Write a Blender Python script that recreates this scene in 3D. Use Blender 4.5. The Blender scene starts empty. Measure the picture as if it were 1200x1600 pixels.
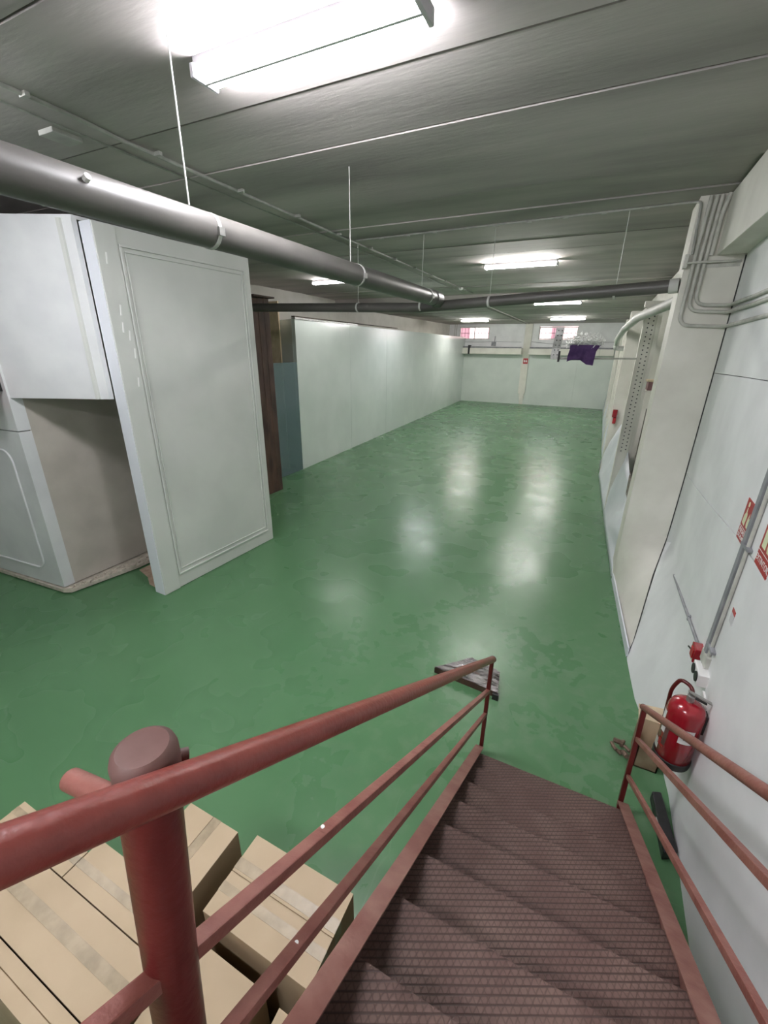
import bpy, bmesh, math, random
from mathutils import Vector, Matrix
random.seed(7)
SC = bpy.context.scene
COL = SC.collection
R = math.radians

# ------------------------------------------------------------------ camera
CAMZ = 2.75
YAW, PITCH, ROLL, FPX = R(25.846), R(21.16), R(0.685), 665.9
cam_d = bpy.data.cameras.new('camera')
cam_d.sensor_fit = 'VERTICAL'; cam_d.sensor_height = 36.0
cam_d.lens = FPX / 1600 * 36.0
cam_d.clip_start = 0.02
cam = bpy.data.objects.new('camera', cam_d); COL.objects.link(cam)
r0 = Vector((math.cos(YAW), math.sin(YAW), 0)); f0 = Vector((-math.sin(YAW), math.cos(YAW), 0))
fw = f0 * math.cos(PITCH) - Vector((0, 0, 1)) * math.sin(PITCH)
up = r0.cross(fw)
rr = r0 * math.cos(ROLL) + up * math.sin(ROLL); uu = rr.cross(fw)
cam.matrix_world = Matrix(((rr.x, uu.x, -fw.x, 0), (rr.y, uu.y, -fw.y, 0), (rr.z, uu.z, -fw.z, CAMZ), (0, 0, 0, 1)))
SC.camera = cam

# ------------------------------------------------------------------ world, exposure
SC.view_settings.view_transform = 'Standard'; SC.view_settings.look = 'None'
SC.view_settings.gamma = 1.0; SC.view_settings.use_curve_mapping = False
SC.view_settings.exposure = 1.38
TUBE = 120.0           # emission of the fluorescent tubes
SKY = 2.6
w = bpy.data.worlds.new('sky'); SC.world = w; w.use_nodes = True
bg = w.node_tree.nodes['Background']; bg.inputs[0].default_value = (0.93, 0.95, 1.0, 1); bg.inputs[1].default_value = SKY
SC.cycles.max_bounces = 10; SC.cycles.diffuse_bounces = 6; SC.cycles.glossy_bounces = 4
SC.cycles.sample_clamp_indirect = 5.0
SC.cycles.caustics_reflective = False; SC.cycles.caustics_refractive = False; SC.cycles.blur_glossy = 2.0
SC.cycles.denoising_prefilter = 'ACCURATE'; SC.cycles.use_light_tree = True; SC.cycles.use_adaptive_sampling = False
SC.cycles.use_denoising = True

# ------------------------------------------------------------------ materials
def nt(name):
    m = bpy.data.materials.new(name); m.use_nodes = True
    return m, m.node_tree, m.node_tree.nodes['Principled BSDF']
def lin(c):
    return tuple(((v/255)/12.92 if v/255 <= .04045 else ((v/255+.055)/1.055)**2.4) for v in c) + (1,)
def mat(name, c1, c2=None, rough=.6, scale=6, stretch=(1, 1, 1), detail=5, bump=0, bscale=None, metal=0, lo=.35, hi=.65, rvar=0, emit=None, coat=0):
    m, t, b = nt(name)
    n = t.nodes; l = t.links
    b.inputs['Roughness'].default_value = rough; b.inputs['Metallic'].default_value = metal
    if coat: b.inputs['Coat Weight'].default_value = coat; b.inputs['Coat Roughness'].default_value = .12
    tc = n.new('ShaderNodeTexCoord'); mp = n.new('ShaderNodeMapping'); mp.inputs['Scale'].default_value = stretch
    l.new(tc.outputs['Object'], mp.inputs[0])
    if c2 is None:
        b.inputs['Base Color'].default_value = lin(c1)
    else:
        no = n.new('ShaderNodeTexNoise'); no.inputs['Scale'].default_value = scale; no.inputs['Detail'].default_value = detail
        l.new(mp.outputs[0], no.inputs[0])
        rp = n.new('ShaderNodeMapRange'); rp.inputs[1].default_value = lo; rp.inputs[2].default_value = hi
        l.new(no.outputs[0], rp.inputs[0])
        mx = n.new('ShaderNodeMix'); mx.data_type = 'RGBA'; mx.inputs[6].default_value = lin(c1); mx.inputs[7].default_value = lin(c2)
        l.new(rp.outputs[0], mx.inputs[0]); l.new(mx.outputs[2], b.inputs['Base Color'])
        if rvar:
            r2 = n.new('ShaderNodeMapRange'); r2.inputs[3].default_value = rough - rvar; r2.inputs[4].default_value = rough + rvar
            l.new(no.outputs[0], r2.inputs[0]); l.new(r2.outputs[0], b.inputs['Roughness'])
    if bump:
        nb = n.new('ShaderNodeTexNoise'); nb.inputs['Scale'].default_value = bscale or scale * 3; nb.inputs['Detail'].default_value = 4
        l.new(mp.outputs[0], nb.inputs[0])
        bu = n.new('ShaderNodeBump'); bu.inputs['Strength'].default_value = bump; bu.inputs['Distance'].default_value = .01
        l.new(nb.outputs[0], bu.inputs['Height']); l.new(bu.outputs[0], b.inputs['Normal'])
    if emit:
        b.inputs['Emission Color'].default_value = (emit[0], emit[1], emit[2], 1); b.inputs['Emission Strength'].default_value = emit[3]
    return m

M = {}
M['ceiling'] = mat('ceiling_concrete', (138, 134, 131), (184, 178, 175), .8, .8, (.45, 2.2, 1), 10, .2, 14, lo=.28, hi=.62)
M['slab_gap'] = mat('joint_shadow_grey', (38, 38, 36), (52, 52, 49), .9)
M['joint'] = mat('dark_joint', (52, 54, 54), (75, 77, 76), .9, 30)
M['wall'] = mat('white_wall_paint', (224, 225, 226), (236, 237, 238), .55, 2.2, bump=.12, bscale=14)
M['column'] = mat('cream_white_paint', (212, 210, 200), (224, 222, 213), .6, 2.5, bump=.1, bscale=20)
M['booth'] = mat('booth_white_paint', (205, 207, 208), (215, 217, 217), .55, 3)
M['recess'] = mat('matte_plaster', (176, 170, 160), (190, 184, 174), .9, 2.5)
M['gloss'] = mat('glossy_white_panel', (205, 213, 209), (212, 219, 215), .16, 1.5)
M['farpanel'] = mat('far_white_panel', (200, 208, 202), (210, 217, 211), .3, 1.2)
M['gelcoat'] = mat('partition_gelcoat', (196, 199, 194), (206, 208, 203), .22, 1.5, bump=.03, bscale=3)
M['edge'] = mat('white_aluminium_edge', (225, 228, 235), None, .4)
M['frame'] = mat('window_frame_paint', (215, 215, 210), None, .5)
M['bar'] = mat('window_bar_paint', (120, 84, 84), None, .6)
M['pipe'] = mat('grey_pvc', (84, 82, 79), (94, 92, 88), .42, 3, bump=.04, bscale=30)
M['pipeend'] = mat('pale_pvc', (190, 190, 186), (200, 200, 196), .5, 8)
M['conduit'] = mat('painted_conduit', (176, 176, 168), (196, 196, 188), .5, 12, bump=.1, bscale=40)
M['conduit_c'] = mat('ceiling_conduit_paint', (138, 139, 133), (158, 159, 152), .5, 12)
M['steel'] = mat('galvanised_steel', (150, 150, 146), (176, 176, 172), .38, 20, metal=.7)
M['duct'] = mat('grey_trunking', (128, 130, 134), (150, 152, 155), .5, 9)
M['rail'] = mat('red_brown_paint', (116, 46, 39), (130, 60, 52), .34, 9, (1, 1, 1), 8, .15, 60, rvar=.1)
M['rail2'] = mat('dusty_red_brown_paint', (120, 68, 59), (140, 92, 81), .5, 14, (1, 1, 1), 8, .2, 60)
M['stringer'] = mat('worn_red_brown_paint', (110, 66, 57), (134, 98, 87), .55, 10, (1, 1, 1), 10, .2, 40, hi=.72)
M['newel'] = mat('dark_red_paint', (80, 20, 20), (92, 31, 28), .34, 7, bump=.12, bscale=45, rvar=.08)
M['cap'] = mat('dusty_brown_cap', (84, 56, 50), (100, 72, 66), .6, 12)
M['rubber'] = mat('black_rubber', (26, 26, 26), (40, 40, 40), .5, 20)
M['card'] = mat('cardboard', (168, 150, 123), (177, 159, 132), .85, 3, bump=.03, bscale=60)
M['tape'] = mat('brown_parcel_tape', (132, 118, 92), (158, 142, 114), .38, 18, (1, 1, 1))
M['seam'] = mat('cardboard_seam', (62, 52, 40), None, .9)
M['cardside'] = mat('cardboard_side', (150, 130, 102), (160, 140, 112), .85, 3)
M['red'] = mat('gloss_red', (136, 12, 28), (148, 18, 34), .22, 6, coat=.5)
M['redmat'] = mat('sign_red', (168, 26, 34), None, .4)
M['white'] = mat('label_white', (228, 228, 226), None, .5)
M['glow'] = mat('photoluminescent_cream', (220, 226, 190), None, .5)
M['black'] = mat('black_plastic', (22, 22, 24), (34, 34, 36), .35, 20)
M['tile'] = mat('broken_tile', (172, 165, 152), (198, 190, 176), .8, 20, bump=.3, bscale=60)
M['bare'] = mat('bare_concrete', (150, 128, 110), (176, 156, 136), .9, 14, bump=.3, bscale=50)
M['cardold'] = mat('dirty_old_cardboard', (128, 108, 84), (158, 140, 116), .9, 9, (1, 1, 1), 8)
M['wood'] = mat('dark_wood', (52, 34, 27), (80, 56, 44), .7, 6, (1, 1, .35), 8, .3, 20)
M['beige'] = mat('raw_chipboard', (190, 170, 140), (206, 188, 160), .8, 14, (1, 1, .5))
M['purple'] = mat('purple_fabric', (72, 44, 98), (96, 64, 120), .7, 10, bump=.4, bscale=16)
M['strips'] = mat('white_plastic_strips', (245, 245, 245), None, .35)
M['film'] = mat('shiny_stretch_film', (150, 148, 146), (44, 38, 34), .14, 9, (1, 4, 1), 4, 1.0, 26, metal=.5)
M['dirt'] = mat('brown_dirt_mat', (92, 74, 62), (120, 102, 86), .9, 30, bump=.5, bscale=60)
M['junk'] = mat('dirty_grey_board', (88, 76, 66), (140, 134, 126), .85, 9, (1, 1, 2), 8)
M['pink'] = mat('pink_brick_facade', (222, 184, 184), (232, 200, 198), .9, 5)
M['shut'] = mat('maroon_shutter', (120, 84, 92), None, .8)
M['sheet'] = mat('white_sheeting', (218, 220, 228), (228, 230, 236), .42, 2.5, (1, 1, .6), 5, .18, 5)
M['lamp_body'] = mat('lamp_white_metal', (205, 203, 208), None, .4)
M['tube'] = mat('fluorescent_tube', (255, 255, 255), None, .3, emit=(0.97, .955, 1.0, TUBE))
M['tube_far'] = mat('warm_fluorescent_tube', (255, 255, 255), None, .3, emit=(1.0, .965, .93, TUBE))

M['tube_dim'] = mat('dim_fluorescent_tube', (255, 255, 255), None, .3, emit=(1.0, .97, .95, TUBE * .3))  # same tube, emission lowered to weaken its reflection on the floor
M['tube_half'] = mat('reduced_fluorescent_tube', (255, 255, 255), None, .3, emit=(.97, .96, 1.0, TUBE * .6))  # same tube, emission reduced to keep the booth front from overexposing

# green epoxy floor with scuffs
def floor_mat():
    m, t, b = nt('green_epoxy_floor'); n = t.nodes; l = t.links
    tc = n.new('ShaderNodeTexCoord')
    def noise(sc, det=5, vec=None, dist=0):
        x = n.new('ShaderNodeTexNoise'); x.inputs['Scale'].default_value = sc; x.inputs['Detail'].default_value = det; x.inputs['Distortion'].default_value = dist
        l.new(vec or tc.outputs['Object'], x.inputs[0]); return x.outputs[0]
    def mr(v, a, b_, c=0, d=1):
        x = n.new('ShaderNodeMapRange'); x.inputs[1].default_value = a; x.inputs[2].default_value = b_; x.inputs[3].default_value = c; x.inputs[4].default_value = d
        l.new(v, x.inputs[0]); return x.outputs[0]
    def mix(f, a, b_):
        x = n.new('ShaderNodeMix'); x.data_type = 'RGBA'
        l.new(f, x.inputs[0])
        for i, v in ((6, a), (7, b_)):
            if isinstance(v, tuple): x.inputs[i].default_value = lin(v)
            else: l.new(v, x.inputs[i])
        return x.outputs[2]
    def mul(a, b_):
        x = n.new('ShaderNodeMath'); x.operation = 'MULTIPLY'; l.new(a, x.inputs[0])
        if isinstance(b_, float): x.inputs[1].default_value = b_
        else: l.new(b_, x.inputs[1])
        return x.outputs[0]
    base = mix(mr(noise(.8, 3), .25, .75), (80, 120, 83), (85, 124, 87))
    # worn, dusty patches, stronger near the foot of the stairs
    sp = n.new('ShaderNodeVectorMath'); sp.operation = 'DISTANCE'; sp.inputs[1].default_value = (.2, 2.9, 0)
    l.new(tc.outputs['Object'], sp.inputs[0])
    near = mr(sp.outputs['Value'], .3, 2.6, 1, .0)
    patch = mul(mr(noise(8, 5, dist=.3), .48, .86), near)
    c = mix(mul(patch, .4), base, (140, 158, 134))
    # curved scratches
    wv = n.new('ShaderNodeTexVoronoi'); wv.feature = 'DISTANCE_TO_EDGE'; wv.inputs['Scale'].default_value = 1.1
    mp = n.new('ShaderNodeMapping'); mp.inputs['Scale'].default_value = (1, .6, 1); mp.inputs['Rotation'].default_value = (0, 0, .6)
    l.new(tc.outputs['Object'], mp.inputs[0])
    nv = n.new('ShaderNodeTexNoise'); nv.inputs['Scale'].default_value = 1.4; l.new(mp.outputs[0], nv.inputs[0])
    ad = n.new('ShaderNodeVectorMath'); ad.operation = 'ADD'; l.new(mp.outputs[0], ad.inputs[0]); l.new(nv.outputs[1], ad.inputs[1])
    l.new(ad.outputs[0], wv.inputs[0])
    scr = mul(mr(wv.outputs[0], .0, .006, 1, 0), mr(noise(2.3, 3), .5, .62))
    c = mix(mul(scr, .12), c, (160, 185, 165))
    l.new(c, b.inputs['Base Color'])
    rg = n.new('ShaderNodeMath'); rg.operation = 'ADD'; l.new(mr(noise(1.5, 2), .3, .7, .23, .33), rg.inputs[0]); l.new(mul(patch, .25), rg.inputs[1])
    l.new(rg.outputs[0], b.inputs['Roughness'])
    bu = n.new('ShaderNodeBump'); bu.inputs['Strength'].default_value = .13; bu.inputs['Distance'].default_value = .01
    l.new(noise(1.6, 1), bu.inputs['Height'])
    b.inputs['Specular IOR Level'].default_value = .3
    b2 = n.new('ShaderNodeBump'); b2.inputs['Strength'].default_value = .006; b2.inputs['Distance'].default_value = .01
    l.new(noise(5, 1), b2.inputs['Height']); l.new(bu.outputs[0], b2.inputs['Normal']); l.new(b2.outputs[0], b.inputs['Normal'])
    return m
M['floor'] = floor_mat()

# ribbed steel tread plate: fine grooves crossed by diamonds
def tread_mat():
    m, t, b = nt('ribbed_tread_plate'); n = t.nodes; l = t.links
    tc = n.new('ShaderNodeTexCoord')
    def wave(rot, sc):
        mp = n.new('ShaderNodeMapping'); mp.inputs['Rotation'].default_value = (0, 0, rot); l.new(tc.outputs['Object'], mp.inputs[0])
        wv = n.new('ShaderNodeTexWave'); wv.wave_type = 'BANDS'; wv.bands_direction = 'Y'; wv.inputs['Scale'].default_value = sc
        l.new(mp.outputs[0], wv.inputs[0]); return wv.outputs[1]
    # wave period = 2*pi/20/scale
    a = wave(-R(25.8), .314 / .019); c = wave(R(25.8) + R(19), .314 / .019); d = wave(-R(75), .314 / .019)
    def mr(v, p, q, r, s):
        x = n.new('ShaderNodeMapRange'); x.inputs[1].default_value = p; x.inputs[2].default_value = q; x.inputs[3].default_value = r; x.inputs[4].default_value = s
        l.new(v, x.inputs[0]); return x.outputs[0]
    def mth(op, u, v):
        x = n.new('ShaderNodeMath'); x.operation = op; l.new(u, x.inputs[0])
        if isinstance(v, float): x.inputs[1].default_value = v
        else: l.new(v, x.inputs[1])
        return x.outputs[0]
    ga = mr(a, 0, .28, 0, 1); gd = mr(d, 0, .16, .55, 1); gc = mr(c, 0, .16, .6, 1)
    h = mth('MULTIPLY', mth('MULTIPLY', ga, gd), gc)
    no = n.new('ShaderNodeTexNoise'); no.inputs['Scale'].default_value = 5; no.inputs['Detail'].default_value = 9; l.new(tc.outputs['Object'], no.inputs[0])
    mx = n.new('ShaderNodeMix'); mx.data_type = 'RGBA'; mx.inputs[6].default_value = lin((90, 66, 59)); mx.inputs[7].default_value = lin((108, 86, 77))
    l.new(mr(no.outputs[0], .42, .68, 0, 1), mx.inputs[0])
    m2 = n.new('ShaderNodeMix'); m2.data_type = 'RGBA'; m2.inputs[6].default_value = lin((62, 44, 39)); l.new(h, m2.inputs[0]); l.new(mx.outputs[2], m2.inputs[7])
    l.new(m2.outputs[2], b.inputs['Base Color']); b.inputs['Roughness'].default_value = .62
    bu = n.new('ShaderNodeBump'); bu.inputs['Strength'].default_value = .5; bu.inputs['Distance'].default_value = .003
    l.new(h, bu.inputs['Height']); l.new(bu.outputs[0], b.inputs['Normal'])
    return m
M['tread'] = tread_mat()

def glass_mat():
    m, t, b = nt('tinted_sheet'); b.inputs['Base Color'].default_value = lin((112, 134, 138)); b.inputs['Alpha'].default_value = .62
    b.inputs['Roughness'].default_value = .12
    return m
M['tint'] = glass_mat()
def pane_mat():
    m, t, b = nt('window_glass'); b.inputs['Base Color'].default_value = (1, 1, 1, 1)
    b.inputs['Transmission Weight'].default_value = 1; b.inputs['Roughness'].default_value = .0; b.inputs['IOR'].default_value = 1.02
    return m
M['pane'] = pane_mat()

# ------------------------------------------------------------------ mesh helpers
class MB:
    def __init__(s): s.v = []; s.f = []
    def add(s, vs, fs):
        o = len(s.v); s.v += [tuple(v) for v in vs]; s.f += [tuple(i + o for i in f) for f in fs]; return s
    def box(s, x0, x1, y0, y1, z0, z1):
        return s.add([(x0, y0, z0), (x1, y0, z0), (x1, y1, z0), (x0, y1, z0), (x0, y0, z1), (x1, y0, z1), (x1, y1, z1), (x0, y1, z1)],
                     [(0, 3, 2, 1), (4, 5, 6, 7), (0, 1, 5, 4), (1, 2, 6, 5), (2, 3, 7, 6), (3, 0, 4, 7)])
    def prism(s, pts, z0, z1):
        k = len(pts)
        return s.add([(p[0], p[1], z0) for p in pts] + [(p[0], p[1], z1) for p in pts],
                     [tuple(range(k))[::-1], tuple(range(k, 2 * k))] + [(i, (i + 1) % k, (i + 1) % k + k, i + k) for i in range(k)])
    def bar(s, a, b, w, h, upv=(0, 0, 1)):
        a = Vector(a); b = Vector(b); d = (b - a).normalized(); u = Vector(upv); sd = d.cross(u).normalized(); u = sd.cross(d)
        vs = [p + sd * (w / 2 * i) + u * (h / 2 * j) for p in (a, b) for i, j in ((-1, -1), (1, -1), (1, 1), (-1, 1))]
        return s.add(vs, [(3, 2, 1, 0), (4, 5, 6, 7), (0, 1, 5, 4), (1, 2, 6, 5), (2, 3, 7, 6), (3, 0, 4, 7)])
    def tube(s, pts, r, seg=12, cap=True):
        pts = [Vector(p) for p in pts]; n = len(pts); rs = r if isinstance(r, (list, tuple)) else [r] * n
        t0 = (pts[1] - pts[0]).normalized()
        u = t0.orthogonal().normalized(); rings = []
        for i, p in enumerate(pts):
            t = ((pts[min(i + 1, n - 1)] - p).normalized() + (p - pts[max(i - 1, 0)]).normalized()).normalized()
            u = (u - t * u.dot(t)).normalized(); v = t.cross(u)
            rings.append([p + (u * math.cos(2 * math.pi * k / seg) + v * math.sin(2 * math.pi * k / seg)) * rs[i] for k in range(seg)])
        fs = []
        for i in range(n - 1):
            for k in range(seg):
                a = i * seg + k; b_ = i * seg + (k + 1) % seg
                fs.append((a, b_, b_ + seg, a + seg))
        if cap: fs += [tuple(range(seg))[::-1], tuple(range((n - 1) * seg, n * seg))]
        return s.add([q for rg in rings for q in rg], fs)
    def lathe(s, c, prof, seg=20, axis='Z'):
        vs = []
        for r, z in prof:
            for k in range(seg):
                a = 2 * math.pi * k / seg
                vs.append((c[0] + r * math.cos(a), c[1] + r * math.sin(a), c[2] + z))
        fs = [(i * seg + k, i * seg + (k + 1) % seg, (i + 1) * seg + (k + 1) % seg, (i + 1) * seg + k) for i in range(len(prof) - 1) for k in range(seg)]
        fs += [tuple(range(seg))[::-1], tuple(range((len(prof) - 1) * seg, len(prof) * seg))]
        return s.add(vs, fs)
    def build(s, name, m, parent=None, bevel=0, smooth=False, seg=2):
        me = bpy.data.meshes.new(name); me.from_pydata(s.v, [], s.f)
        bm = bmesh.new(); bm.from_mesh(me); bmesh.ops.recalc_face_normals(bm, faces=bm.faces)
        if bevel: bmesh.ops.bevel(bm, geom=[e for e in bm.edges if len(e.link_faces) == 2 and e.calc_face_angle(0) > .5], offset=bevel, segments=seg, profile=.6, affect='EDGES')
        bm.to_mesh(me); bm.free()
        me.materials.append(M[m] if isinstance(m, str) else m)
        if smooth:
            for p in me.polygons: p.use_smooth = True
            me.set_sharp_from_angle(angle=R(40))
        o = bpy.data.objects.new(name, me); COL.objects.link(o)
        if parent: o.parent = parent; o.matrix_parent_inverse = Matrix.Translation(-parent.location)
        return o
def arc(pts, r=.05, n=5):
    """round the corners of a polyline"""
    P = [Vector(p) for p in pts]; out = [P[0]]
    for i in range(1, len(P) - 1):
        a = (P[i - 1] - P[i]); b_ = (P[i + 1] - P[i]); d = min(r, a.length * .45, b_.length * .45)
        p0 = P[i] + a.normalized() * d; p1 = P[i] + b_.normalized() * d
        for k in range(n + 1):
            t = k / n; out.append(p0 * (1 - t) ** 2 + P[i] * 2 * t * (1 - t) + p1 * t * t)
    out.append(P[-1]); return out
def thing(name, label, cat, loc=(0, 0, 0), group=None, kind=None):
    o = bpy.data.objects.new(name, None); o.empty_display_size = .1; COL.objects.link(o); o.location = loc
    return tag(o, label, cat, group, kind)
def tag(o, label, cat=None, group=None, kind=None):
    if label: o['label'] = label
    if cat: o['category'] = cat
    if group: o['group'] = group
    if kind: o['kind'] = kind
    return o
def struct(o, label, cat): return tag(o, label, cat, None, 'structure')
def estruct(name, label, cat): return thing(name, label, cat, (0, 0, 0), None, 'structure')
def copy_tree(src, off, label=None):
    r = src.copy(); COL.objects.link(r); r.location = Vector(src.location) + Vector(off)
    if label: r['label'] = label
    for ch in list(src.children):
        c = ch.copy(); COL.objects.link(c); c.parent = r
        for g in list(ch.children):
            d = g.copy(); COL.objects.link(d); d.parent = c
    return r
def text(name, body, size, m, mw, parent, depth=.0006, align='CENTER'):
    cu = bpy.data.curves.new(name, 'FONT'); cu.body = body; cu.size = size; cu.extrude = depth; cu.align_x = align; cu.align_y = 'CENTER'
    tmp = bpy.data.objects.new('lettering_source', cu); COL.objects.link(tmp)
    bpy.context.view_layer.update(); me = bpy.data.meshes.new_from_object(tmp.evaluated_get(bpy.context.evaluated_depsgraph_get()))
    bpy.data.objects.remove(tmp); me.materials.clear(); me.materials.append(M[m])
    o = bpy.data.objects.new(name, me); COL.objects.link(o)
    o.matrix_world = mw
    if parent: o.parent = parent; o.matrix_parent_inverse = Matrix.Translation(-parent.location)
    return o

# right wall line: slightly splayed beyond the extinguisher
def xw(y): return .86 if y < 2.4 else .86 + .0492 * (y - 2.4)

# ================================================================== STRUCTURE
ZC, ZC2, YSTEP, YF, YB = 4.10, 3.92, 12.55, 24.1, -3.2
XL, XR = -7.85, 1.25
o = MB().box(XL - .2, XR + .2, YB - .2, YF + .2, -.15, 0).build('floor', 'floor'); struct(o, 'glossy green epoxy painted floor with scuffs', 'floor')

# ceiling: precast slabs with open joints
ceil = estruct('ceiling', 'grey painted ceiling of long precast concrete slabs with open joints', 'ceiling')
MB().box(XL - .2, XR + .2, YB - .2, YSTEP, ZC + .06, ZC + .15).build('backing', 'slab_gap', ceil)
ys = [YB, -2.3, -1.4, -.5, .2, .86, 1.56, 2.59, 3.28, 4.64, 5.35, 6.75, 7.45, 8.9, 9.6, 11.0, 11.75, YSTEP]
for i in range(len(ys) - 1):
    a, b_ = ys[i] + (.016 if ys[i] == 2.59 else .007), ys[i + 1] - (.012 if ys[i + 1] == 2.59 else .007)
    dz = random.uniform(-.006, .010) if i != 9 else .012
    mb = MB()
    # gently cambered slab soffit
    n = 6; vs = []; z = ZC + dz
    for k in range(n + 1):
        y = a + (b_ - a) * k / n; zz = z + .006 * math.sin(math.pi * k / n) * (1 if i % 2 else -.3)
        vs += [(XL, y, zz), (XR, y, zz)]
    fs = [(2 * k, 2 * k + 1, 2 * k + 3, 2 * k + 2) for k in range(n)]
    m_ = len(vs)
    vs += [(XL, a, ZC + .06), (XR, a, ZC + .06), (XL, b_, ZC + .06), (XR, b_, ZC + .06)]
    fs += [(0, 1, m_ + 1, m_), (2 * n, 2 * n + 1, m_ + 3, m_ + 2), (m_, m_ + 1, m_ + 3, m_ + 2)]
    mb.add(vs, fs).build('slab', 'ceiling', ceil)
# a lower run of slabs at the far end, carried on a cross beam
mb = MB().box(XL - .2, XR + .2, YSTEP, YSTEP + .3, ZC2, ZC + .12).build('beam', 'ceiling', ceil, bevel=.008)
ys2 = [YSTEP + .31, 14.3, 15.9, 17.5, 19.1, 20.7, 22.4, YF + .1]
for i in range(len(ys2) - 1):
    MB().box(XL - .1, XR, ys2[i], ys2[i + 1] - .012, ZC2 + random.uniform(-.004, .004), ZC2 + .1).build('slab', 'ceiling', ceil)
MB().box(XL - .2, XR + .2, YSTEP + .3, YF + .2, ZC2 + .1, ZC2 + .16).build('backing', 'slab_gap', ceil)

o = MB().box(XL - .25, XL, YB, YF + .1, 0, ZC + .02).build('wall_left', 'column'); struct(o, 'pale wall above and behind the long glossy white panels', 'wall')
o = MB().box(XL, XR, YB - .2, YB, 0, ZC + .02).build('wall_back', 'wall'); struct(o, 'white wall behind the staircase', 'wall')

# right wall: backing + painted panels with joints
wr = estruct('wall_right', 'white painted right wall of large panels with dark joints', 'wall')
MB().prism([(1.08, YB), (1.08, YF), (1.25, YF), (1.25, YB)], 0, ZC + .02).build('backing', 'joint', wr)
CRACK = [(0, .66, 4.01), (.10, .708, 4.15), (.49, .85, 4.9), (.77, .97, 5.38), (1.4, 1.012, 5.57), (1.8, 1.017, 5.594), (4.2, 1.017, 5.594)]
def crack(z):
    for a, b_ in zip(CRACK, CRACK[1:]):
        if z <= b_[0]:
            t = (z - a[0]) / (b_[0] - a[0]); return a[1] + (b_[1] - a[1]) * t, a[2] + (b_[2] - a[2]) * t
    return CRACK[-1][1:]
FOOT = [(YB, .86), (2.66, .86), (2.74, .858), (3.0, .795), (3.47, .70), (4.01, .66), (5.6, .54)]
def foot(y):
    for a, b_ in zip(FOOT, FOOT[1:]):
        if y <= b_[0]: return a[1] + (b_[1] - a[1]) * (y - a[0]) / (b_[0] - a[0])
    return .54
def wx(y, z):
    f = min(1, max(0, z) / .75) ** .85
    return foot(y) + (xw(y) - foot(y)) * f if y > 2.5 else xw(y)
def interp(P, y):
    for a, b_ in zip(P, P[1:]):
        if y <= b_[0]: return a[1] + (b_[1] - a[1]) * (y - a[0]) / (b_[0] - a[0])
    return P[-1][1]
def wall_panel(lo, hi, name='panel', m='wall'):
    """front on the wall surface, which flares out towards its foot; back at 1.10"""
    Y = [YB, 0, 2.4, 2.6, 2.8, 3.0, 3.2, 3.45, 3.7, 3.95, 4.2, 4.5, 4.9, 5.3, 9]
    K = 8; vs = []
    for y in Y:
        for k in range(K + 1):
            yy = min(y, 5.59); z = interp(lo, yy) + (interp(hi, yy) - interp(lo, yy)) * k / K
            cx, cy = crack(z)
            if y >= cy - .02: vs.append((cx + .004, cy - .004, z))
            else: vs.append((wx(y, z), y, z))
    fs = [(i * (K + 1) + k, (i + 1) * (K + 1) + k, (i + 1) * (K + 1) + k + 1, i * (K + 1) + k + 1) for i in range(len(Y) - 1) for k in range(K)]
    n0 = len(vs)
    for y in Y:
        for k in (0, K):
            q = vs[Y.index(y) * (K + 1) + k]; vs.append((1.09, q[1], q[2]))
    for i in range(len(Y) - 1):
        for j, k in ((0, 0), (1, K)):
            fs.append((i * (K + 1) + k, (i + 1) * (K + 1) + k, n0 + 2 * (i + 1) + j, n0 + 2 * i + j))
    ob = MB().add(vs, fs)
    return ob.build(name, m, wr, smooth=True)
J1 = [(YB, 1.80), (2.4, 1.745), (3.08, 1.706), (4.2, 1.59), (5.6, 1.477)]
J2 = [(YB, 2.62), (2.4, 2.60), (3.08, 2.59), (4.2, 2.57), (5.6, 2.54)]
def off(P, d): return [(y, z + d) for y, z in P]
def const(P, z): return [(y, z) for y, _ in P]
wall_panel(const(J1, 0), off(J1, -.003)); wall_panel(off(J1, .003), off(J2, -.003)); wall_panel(off(J2, .003), const(J2, ZC))
MB().tube([(crack(z)[0] - .002, crack(z)[1] - .003, z) for z in (.004, .05, .1, .2, .3, .4, .49, .6, .7, .77, .9, 1.1, 1.4, 1.8, 2.4, 3.0, 3.59)], .0048, 6).build('joint', 'joint', wr)
# recesses beyond the first column
for a, b_ in ((6.05, 10.9), (11.3, 13.9), (14.3, 16.9), (17.3, 20.4), (20.8, YF)):
    for z0, z1 in ((0, 1.4), (1.408, 2.52), (2.528, ZC)):
        MB().box(1.0, 1.09, a, b_, z0, z1).build('panel', 'wall', wr)
# beam along the head of the wall
o = MB().box(.785, 1.02, YB, 5.595, 3.60, ZC - .004).build('trim_1', 'column', bevel=.006); struct(o, 'cream painted beam running along the top of the right wall up to the near column', 'beam')
o = MB().box(.80, 1.02, 6.05, YF, 3.55, ZC2 + .0).build('trim_2', 'column', bevel=.006); struct(o, 'cream painted beam above the recesses beyond the near column', 'beam')

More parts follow.
